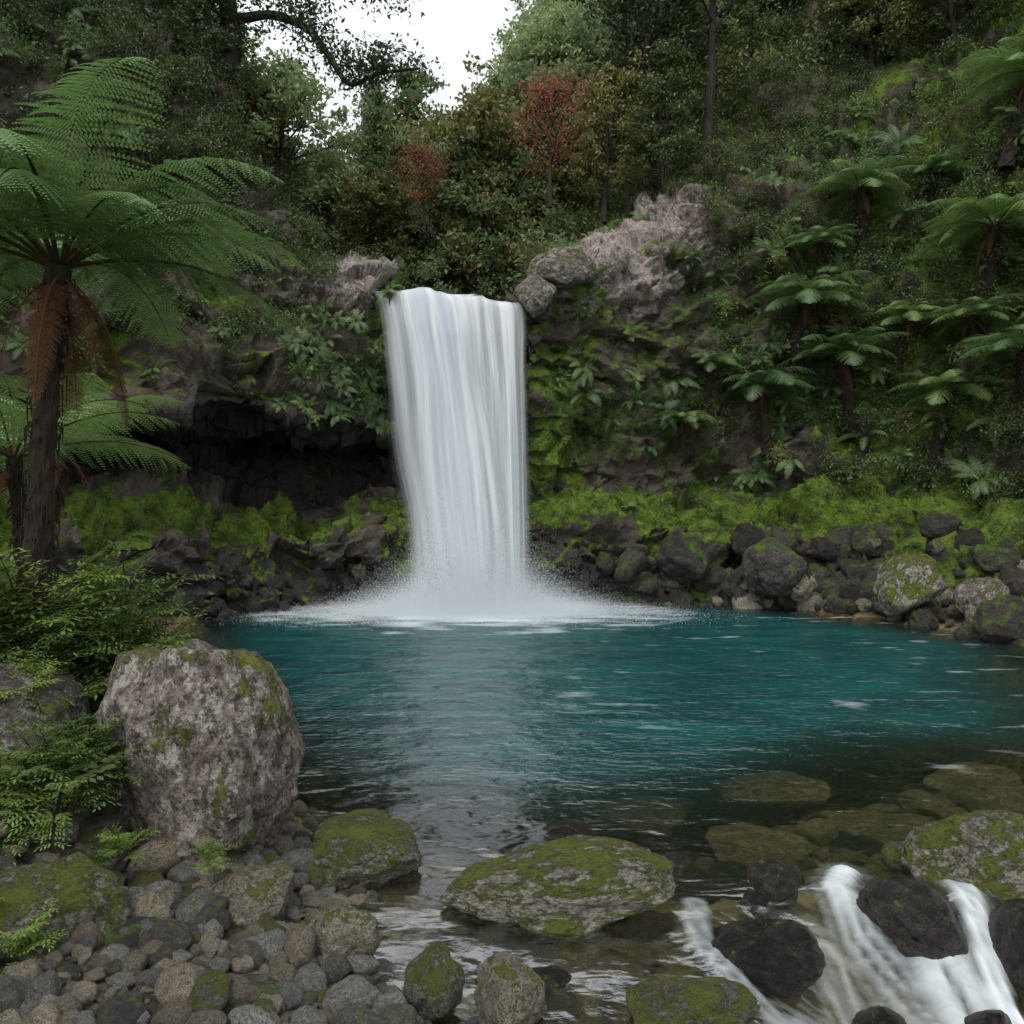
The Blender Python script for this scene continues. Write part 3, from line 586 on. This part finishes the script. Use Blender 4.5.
# ------------------------------------------------------------ leaf clumps
def clump(seed,n,size,mat,asp=.45,up=.6,flat=.7,sub=14):
    g=Geo(); r=np.random.default_rng(seed); c=r.normal(size=(sub,3)); c/=np.linalg.norm(c,axis=1)[:,None]; c*=r.uniform(.2,.8,(sub,1)); c[:,2]*=flat
    k=r.integers(0,sub,n); o=r.normal(size=(n,3))*.17; leaves(g,c[k]+o,size,r,up,asp)
    return g.mesh('clump',[mat],False)
CA=[clump(60,800,.056,M_leafA),clump(61,800,.052,M_leafA),clump(62,700,.06,M_leafB),clump(63,700,.056,M_leafB),clump(64,600,.06,M_leafC),clump(65,550,.056,M_leafY)]
CP=[clump(66,700,.056,M_leafHaze),clump(67,700,.056,M_leafHaze),clump(68,700,.056,M_leafB),clump(69,700,.056,M_leafY)]
def sprig(seed,mat,L=.6,n=12,ls=.05,asp=.3):
    g=Geo(); r=np.random.default_rng(seed)
    for b in range(n):
        az=r.uniform(0,6.28); el=r.uniform(.5,1.45); l=L*r.uniform(.6,1.1); t=np.linspace(0,1,9)
        el_t=el-1.0*t**1.5*r.uniform(.4,1.1); d=np.stack([np.cos(el_t)*math.cos(az),np.cos(el_t)*math.sin(az),np.sin(el_t)],1); p=np.cumsum(d*l/9,axis=0)
        tube(g,p,np.linspace(.006,.002,9),4,1)
        T=[]
        for j in range(2,9):
            side=np.cross(d[j],[0,0,1]); side/=np.linalg.norm(side)+1e-9
            for s in (-1,1):
                ax=side*s+d[j]*.5+[0,0,.15*r.normal()]; ax/=np.linalg.norm(ax)
                for q in range(4):
                    bpt=p[j]+ax*ls*(.4+q*.75)
                    for s2 in ((-1,1) if q<3 else (0,)):
                        b_=np.cross(ax,[0,0,1.]); b_/=np.linalg.norm(b_)+1e-9; dirn=ax*(.7 if s2 else 1)+b_*s2*.8+[0,0,-.25+.25*r.normal()]; dirn/=np.linalg.norm(dirn)
                        w=np.cross(dirn,[0,0,1.]); w/=np.linalg.norm(w)+1e-9; ll=ls*r.uniform(.9,1.4)
                        T.append([bpt,bpt+dirn*ll*.45+w*ll*asp*.6,bpt+dirn*ll,bpt+dirn*ll*.45-w*ll*asp*.6])
        T=np.array(T).reshape(-1,3); g.add(T,np.arange(len(T)).reshape(-1,4),0)
    return g.mesh('shrub',[mat,M_stem],False)
SP=[sprig(80,M_leafC),sprig(81,M_leafC,.7,14,.045),sprig(82,M_leafB,.7,14,.055),sprig(83,M_leafB,.6,12,.05,.5)]

def veg(name,protos,n,mask,a,b,p=1,tilt=.5,off=.0):
    i=samp(n,mask); pts=jit(i)+fn[i]*off; scatter(name,protos,pts,n2e(fn[i],RNG.uniform(0,6.28,n),tilt),rs(n,a,b,p,.15))
pn=vn(fc*.5); pn2=vn(fc*.9+50)
rockwin=1-.93*np.exp(-((fu-11)/.8)**2)*sst(4.8,5.8,fv)*(1-sst(8.2,8.6,fv))
veg('cliff_ferns',RO,620,((fu>10.3)&(fu<15)&(fv>3)&(fv<8.3))*(pn2>-.4)*rockwin*np.where(fu<12,.5,1),.35,1.0,1.5,.6)
veg('cliff_ferns',RO,330,((fu>1.5)&(fu<7.0)&(fv>5.3)&(fv<8.2))*(pn2>-.1)*1.0,.25,.75,1.5,.6)
veg('hanging_ferns',RO,130,((fu>4.6)&(fu<7.05)&(fv>5.0)&(fv<6.6))*1.0,.25,.6,1.3,.9)
veg('slope_shrubs',CA,3200,((fu>11.6)&(fu<15.0)&(fv>3.1)&(fv<9.0))*np.where(pn>-.25,1,.35)*np.where(fu<12.2,.3,1),.25,.8,1.3,.4)
veg('slope_shrubs',CA[:4],1700,((fu>1.0)&(fu<5.3)&(fv>5.6)&(fv<9.0))*np.where(fv<7,.18,1)*np.where(pn>-.2,1,.3),.25,.8,1.3,.4)
veg('rim_shrubs',CA,800,(((fu>5)&(fu<7)|(fu>11.4)&(fu<12.5))&(fv>8.1)&(fv<9.0))*1.0,.25,.7,1.5,.3)
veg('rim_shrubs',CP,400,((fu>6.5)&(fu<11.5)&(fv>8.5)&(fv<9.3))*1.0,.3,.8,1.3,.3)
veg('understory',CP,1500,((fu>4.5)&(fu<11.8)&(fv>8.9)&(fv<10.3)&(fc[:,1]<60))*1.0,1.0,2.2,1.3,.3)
veg('understory',CA,1100,((fu>11)&(fu<13.8)&(fv>8.7)&(fv<10.0)&(fc[:,1]<60))*1.0,.9,2.1,1.3,.3)
veg('cliff_creepers',CA[2:5],1500,((((fu>5.9)&(fu<7.05))|((fu>9.6)&(fu<12)))&(fv>3.6)&(fv<7.4)&~((fu<7.1)&(fv<5.0)))*(pn2>-.35)*rockwin,.10,.28,1.5,.8)
veg('ledge_plants',CA[2:5]+RO[:2],750,((fu>2)&(fu<15)&(fv>2.2)&(fv<np.where(fu<7,3.0,3.4))&~((fu>7)&(fu<9.6)))*(pn2>-.2)*1.0,.08,.3,2,.4)

# ------------------------------------------------------------ trees
def tree(seed,H,cr,mat,nl=7000,ls=.12,z0=.3,conif=False,bark=M_bark,thick=.018,lean=.05,cl=.55):
    g=Geo(); r=np.random.default_rng(seed); t=np.linspace(0,1,14); ph=r.uniform(0,6,2)
    path=np.stack([lean*H*np.sin(t*3+ph[0])*t,lean*H*np.sin(t*2.4+ph[1])*t,H*t],1)
    tube(g,path,H*thick*(1.15-t)**.8,8,0,.08); ends=[]
    nb=28 if not conif else 46
    for b in range(nb):
        q=z0+(1-z0)*(b+.5)/nb; p=np.array([np.interp(q,t,path[:,k]) for k in range(3)])
        prof=(math.sin(math.pi*min(1,(q-z0)/(1-z0)*.85+.15)))**.6 if not conif else (1.05-(q-z0)/(1-z0))
        l=cr*prof*r.uniform(.6,1.15); az=b*2.4+r.uniform(-.4,.4); el=(.7-.3*(1-q) if not conif else -.05)+r.uniform(-.15,.25)
        s=np.linspace(0,1,6); e=el+.25*np.sin(s*4+b)-(.0 if not conif else .2*s); d=np.stack([np.cos(e)*math.cos(az),np.cos(e)*math.sin(az),np.sin(e)],1)
        bp=p+np.cumsum(d*l/6,axis=0)-d[0]*l/6; tube(g,bp,np.linspace(H*thick*.35,.012,6),5,0); ends.append((bp[-1],.9)); ends.append((bp[3],.6))
        for k in range(3):
            a2=az+r.uniform(-1.1,1.1); e2=el+r.uniform(-.3,.6); l2=l*r.uniform(.3,.55); s0=bp[r.integers(2,5)]
            d2=np.array([math.cos(e2)*math.cos(a2),math.cos(e2)*math.sin(a2),math.sin(e2)]); tp=s0+d2*l2
            tube(g,[s0,s0+d2*l2*.5+[0,0,.05],tp],[H*thick*.16,.012,.006],4,0); ends.append((tp,.9))
    E=np.array([e[0] for e in ends]); w=np.array([e[1] for e in ends])*r.uniform(.5,1.2,len(ends)); k=r.integers(0,len(E),nl)
    o=r.normal(size=(nl,3))*(np.array([cl,cl,cl*.55])*(w[k])[:,None])*.62
    leaves(g,E[k]+o,ls,r,.7,.5,1)
    return g.mesh('tree',[bark,mat],False)
TR=[tree(1,10,3.0,M_leafA,8000,z0=.15),tree(2,9,3.3,M_leafB,8000,z0=.12),tree(3,10,2.8,M_leafHaze,8000,z0=.15),tree(4,8,3.2,M_leafY,8000,z0=.12),tree(5,12,2.4,M_leafB,8000,.11,.12,True,lean=.01),tree(6,8,3.0,M_leafHaze,8000,z0=.12),tree(7,10,3.0,M_leafA,5000,z0=.45)]
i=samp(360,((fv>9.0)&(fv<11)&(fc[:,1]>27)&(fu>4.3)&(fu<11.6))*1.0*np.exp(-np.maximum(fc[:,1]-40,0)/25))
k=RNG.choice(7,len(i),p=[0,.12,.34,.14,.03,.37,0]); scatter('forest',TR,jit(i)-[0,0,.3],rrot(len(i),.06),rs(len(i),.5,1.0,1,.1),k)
i=samp(110,((fv>8.9)&(fv<11)&(fc[:,1]>24)&(fu>11.3)&(fu<13.2))*1.0*np.exp(-np.maximum(fc[:,1]-35,0)/20))
k=RNG.choice(7,len(i),p=[.2,.3,.1,.14,.08,.06,.12]); scatter('forest',TR,jit(i)-[0,0,.3],rrot(len(i),.06),rs(len(i),.5,1.0,1,.1),k)
i=samp(120,((fv>8.2)&(fv<9.8)&(fu>11.9)&(fu<15.0))*1.0); k=RNG.choice(7,len(i),p=[.2,.25,.10,.12,.06,.05,.22])
scatter('slope_trees',TR,jit(i)-[0,0,.3],rrot(len(i),.08),rs(len(i),.35,.75,1,.1),k)
i=samp(55,((fv>7.9)&(fv<9.4)&(fu>1.2)&(fu<4.1))*1.0); k=RNG.choice([0,1,4,6],len(i))
scatter('slope_trees',TR,jit(i)-[0,0,.3],rrot(len(i),.08),rs(len(i),.4,.7,1,.1),k)
TRr=tree(31,5,1.9,M_leafR,4200,.07,z0=.3,cl=.8)
mkobj('red_leaved_tree',TRr,(1.2,25.2,12.0),(0,0,0),(.75,)*3); mkobj('red_leaved_tree',TRr,(-3.0,27.5,12.0),(0,0,2),(.55,)*3)
mkobj('broadleaf_tree',TR[6],(4.6,26.2,12.5),(0,0,1),(.8,)*3); mkobj('broadleaf_tree',TR[6],(6.2,25.5,13.5),(0,0,3),(.85,)*3)
mkobj('broadleaf_tree',TR[3],(3.0,26,11.8),(0,0,1),(.6,)*3); mkobj('broadleaf_tree',TR[1],(4.8,25.0,12),(0,0,2),(.5,)*3)

# overhanging tree, upper left
g=Geo(); r=np.random.default_rng(77)
def sm(pts,n=24): return cat(np.array(pts,float),np.linspace(0,len(pts)-1,n))
tube(g,sm([(-7.7,21,10.5),(-7.6,20.9,12.5),(-7.3,20.8,14.5),(-7.4,20.7,16.5),(-7.0,20.6,19)]),np.linspace(.34,.16,24),10,0,.1)
tube(g,sm([(-7.4,20.8,13.6),(-8.3,20.5,15.3),(-8.9,20.3,17.5)],14),np.linspace(.2,.08,14),8,0,.1)
limb=sm([(-7.2,20.8,15.2),(-6.2,20.6,15.2),(-5.2,20.4,14.7),(-4.6,20.3,13.9),(-4.1,20.2,13.2),(-3.4,20.1,13.4),(-2.3,20,13.5)],34)
tube(g,limb,np.linspace(.13,.03,34),7,0,.1); E=[]
limb2=sm([(-7.2,20.7,16),(-5.6,20.3,16.6),(-4.2,20.1,15.9),(-2.6,19.9,15.6)],20); tube(g,limb2,np.linspace(.1,.02,20),6,0,.1)
for base_,n0,l0 in ((limb,26,.9),(limb2,34,1.2)):
    for k in range(n0):
        j=r.integers(6,len(base_)-1); p=base_[j]; d=r.normal(size=3); d[2]=abs(d[2])*.7; d/=np.linalg.norm(d); l=l0*r.uniform(.4,1)
        tube(g,[p,p+d*l*.5+[0,0,.05],p+d*l],[.025,.014,.005],4,0); E+= [p+d*l,p+d*l*.7]
for k in range(70): E.append(np.array([r.uniform(-10,-4.8),r.uniform(19.6,21.4),r.uniform(14.8,19)]))
E=np.array(E); k=r.integers(0,len(E),9000); leaves(g,E[k]+r.normal(size=(9000,3))*[.3,.3,.16],.07,r,.6,.45,1)
mkobj('overhanging_tree',g.mesh('overhanging_tree',[M_bark,M_leafA],False))

# ------------------------------------------------------------ left bank vegetation
x,y=area(230,-7.5,-2.7,4.6,12,lambda x,y,d:(d<-.5)&(x<-2.55-.12*(y-5)))
s=rs(len(x),.55,1.2,1,.15); scatter('bank_shrubs',SP,np.stack([x,y,gh(x,y)+.02],1),rrot(len(x),.2),s)
x,y=area(150,-9,-3.3,5.2,15,lambda x,y,d:(d<-.5)&(x<-3-.12*(y-5)))
s=rs(len(x),.35,.75,1,.15); scatter('bank_bushes',CA,np.stack([x,y,gh(x,y)+.2],1),rrot(len(x),.2),s)
x,y=area(60,-8,-3.2,6,14,lambda x,y,d:(d<-.8)); scatter('bank_ferns',RO,np.stack([x,y,gh(x,y)+.1],1),rrot(len(x),.1),rs(len(x),.6,1.1))
pts=np.array([(-2.75,4.75,.75),(-2.6,4.55,.62),(-2.9,4.5,.7),(-2.55,4.9,.85),(-3.0,4.9,1.2),(-2.25,3.65,.35),(-2.45,3.75,.45),(-1.75,4.62,.35),(-3.1,5.3,1.35),(-2.75,5.6,1.35),(-2.9,5.8,1.3),(-3.3,5.4,1.6),(-3.6,5.3,1.6),(-2.7,6.2,1.2),(-3.0,6.3,1.5),(-2.7,4.6,.9),(-3.3,5.0,1.5),(-2.2,4.5,.45),(-2.3,4.35,.4)])
scatter('bank_plants',SP[:2],pts,rrot(len(pts),.15),np.array([[a]*3 for a in (.75,.6,.7,.55,.6,.45,.4,.28,.8,.8,.95,1.1,1.2,1.0,1.2,.5,.8,.35,.3)]))

# ------------------------------------------------------------ light, world, camera
w=bpy.data.worlds.new('World'); scene.world=w; w.use_nodes=True; nt=w.node_tree; bg=nt.nodes['Background']
sk=nt.nodes.new('ShaderNodeTexSky'); sk.sky_type='NISHITA'; sk.sun_disc=False; sk.sun_elevation=math.radians(52); sk.sun_rotation=math.radians(200); sk.dust_density=3
tc=nt.nodes.new('ShaderNodeTexCoord'); cn=nt.nodes.new('ShaderNodeTexNoise'); cn.inputs['Scale'].default_value=2.2; cn.inputs['Detail'].default_value=4; nt.links.new(tc.outputs['Generated'],cn.inputs['Vector'])
cr=nt.nodes.new('ShaderNodeMix'); cr.data_type='RGBA'; nt.links.new(cn.outputs[0],cr.inputs[0]); cr.inputs[6].default_value=(7.2,7.5,7.8,1); cr.inputs[7].default_value=(10.2,10.4,10.6,1)
mx=nt.nodes.new('ShaderNodeMix'); mx.data_type='RGBA'; mx.inputs[0].default_value=.85; nt.links.new(sk.outputs[0],mx.inputs[6]); nt.links.new(cr.outputs[2],mx.inputs[7])
nt.links.new(mx.outputs[2],bg.inputs['Color']); bg.inputs['Strength'].default_value=.15
sl=bpy.data.lights.new('sun','SUN'); sl.energy=1.5; sl.angle=math.radians(14); sl.color=(1,.96,.89)
so=bpy.data.objects.new('sun',sl); scene.collection.objects.link(so)
el,az=math.radians(52),math.radians(200)
d=Vector((math.sin(az)*math.cos(el),math.cos(az)*math.cos(el),math.sin(el))); so.rotation_euler=d.to_track_quat('Z','Y').to_euler()
cam=bpy.data.cameras.new('camera'); co=bpy.data.objects.new('camera',cam); scene.collection.objects.link(co)
co.location=(0,0,2.4); co.rotation_euler=(math.radians(90),0,0); cam.sensor_width=36; cam.lens=36*800/1024; cam.clip_end=800; cam.clip_start=.1
scene.camera=co
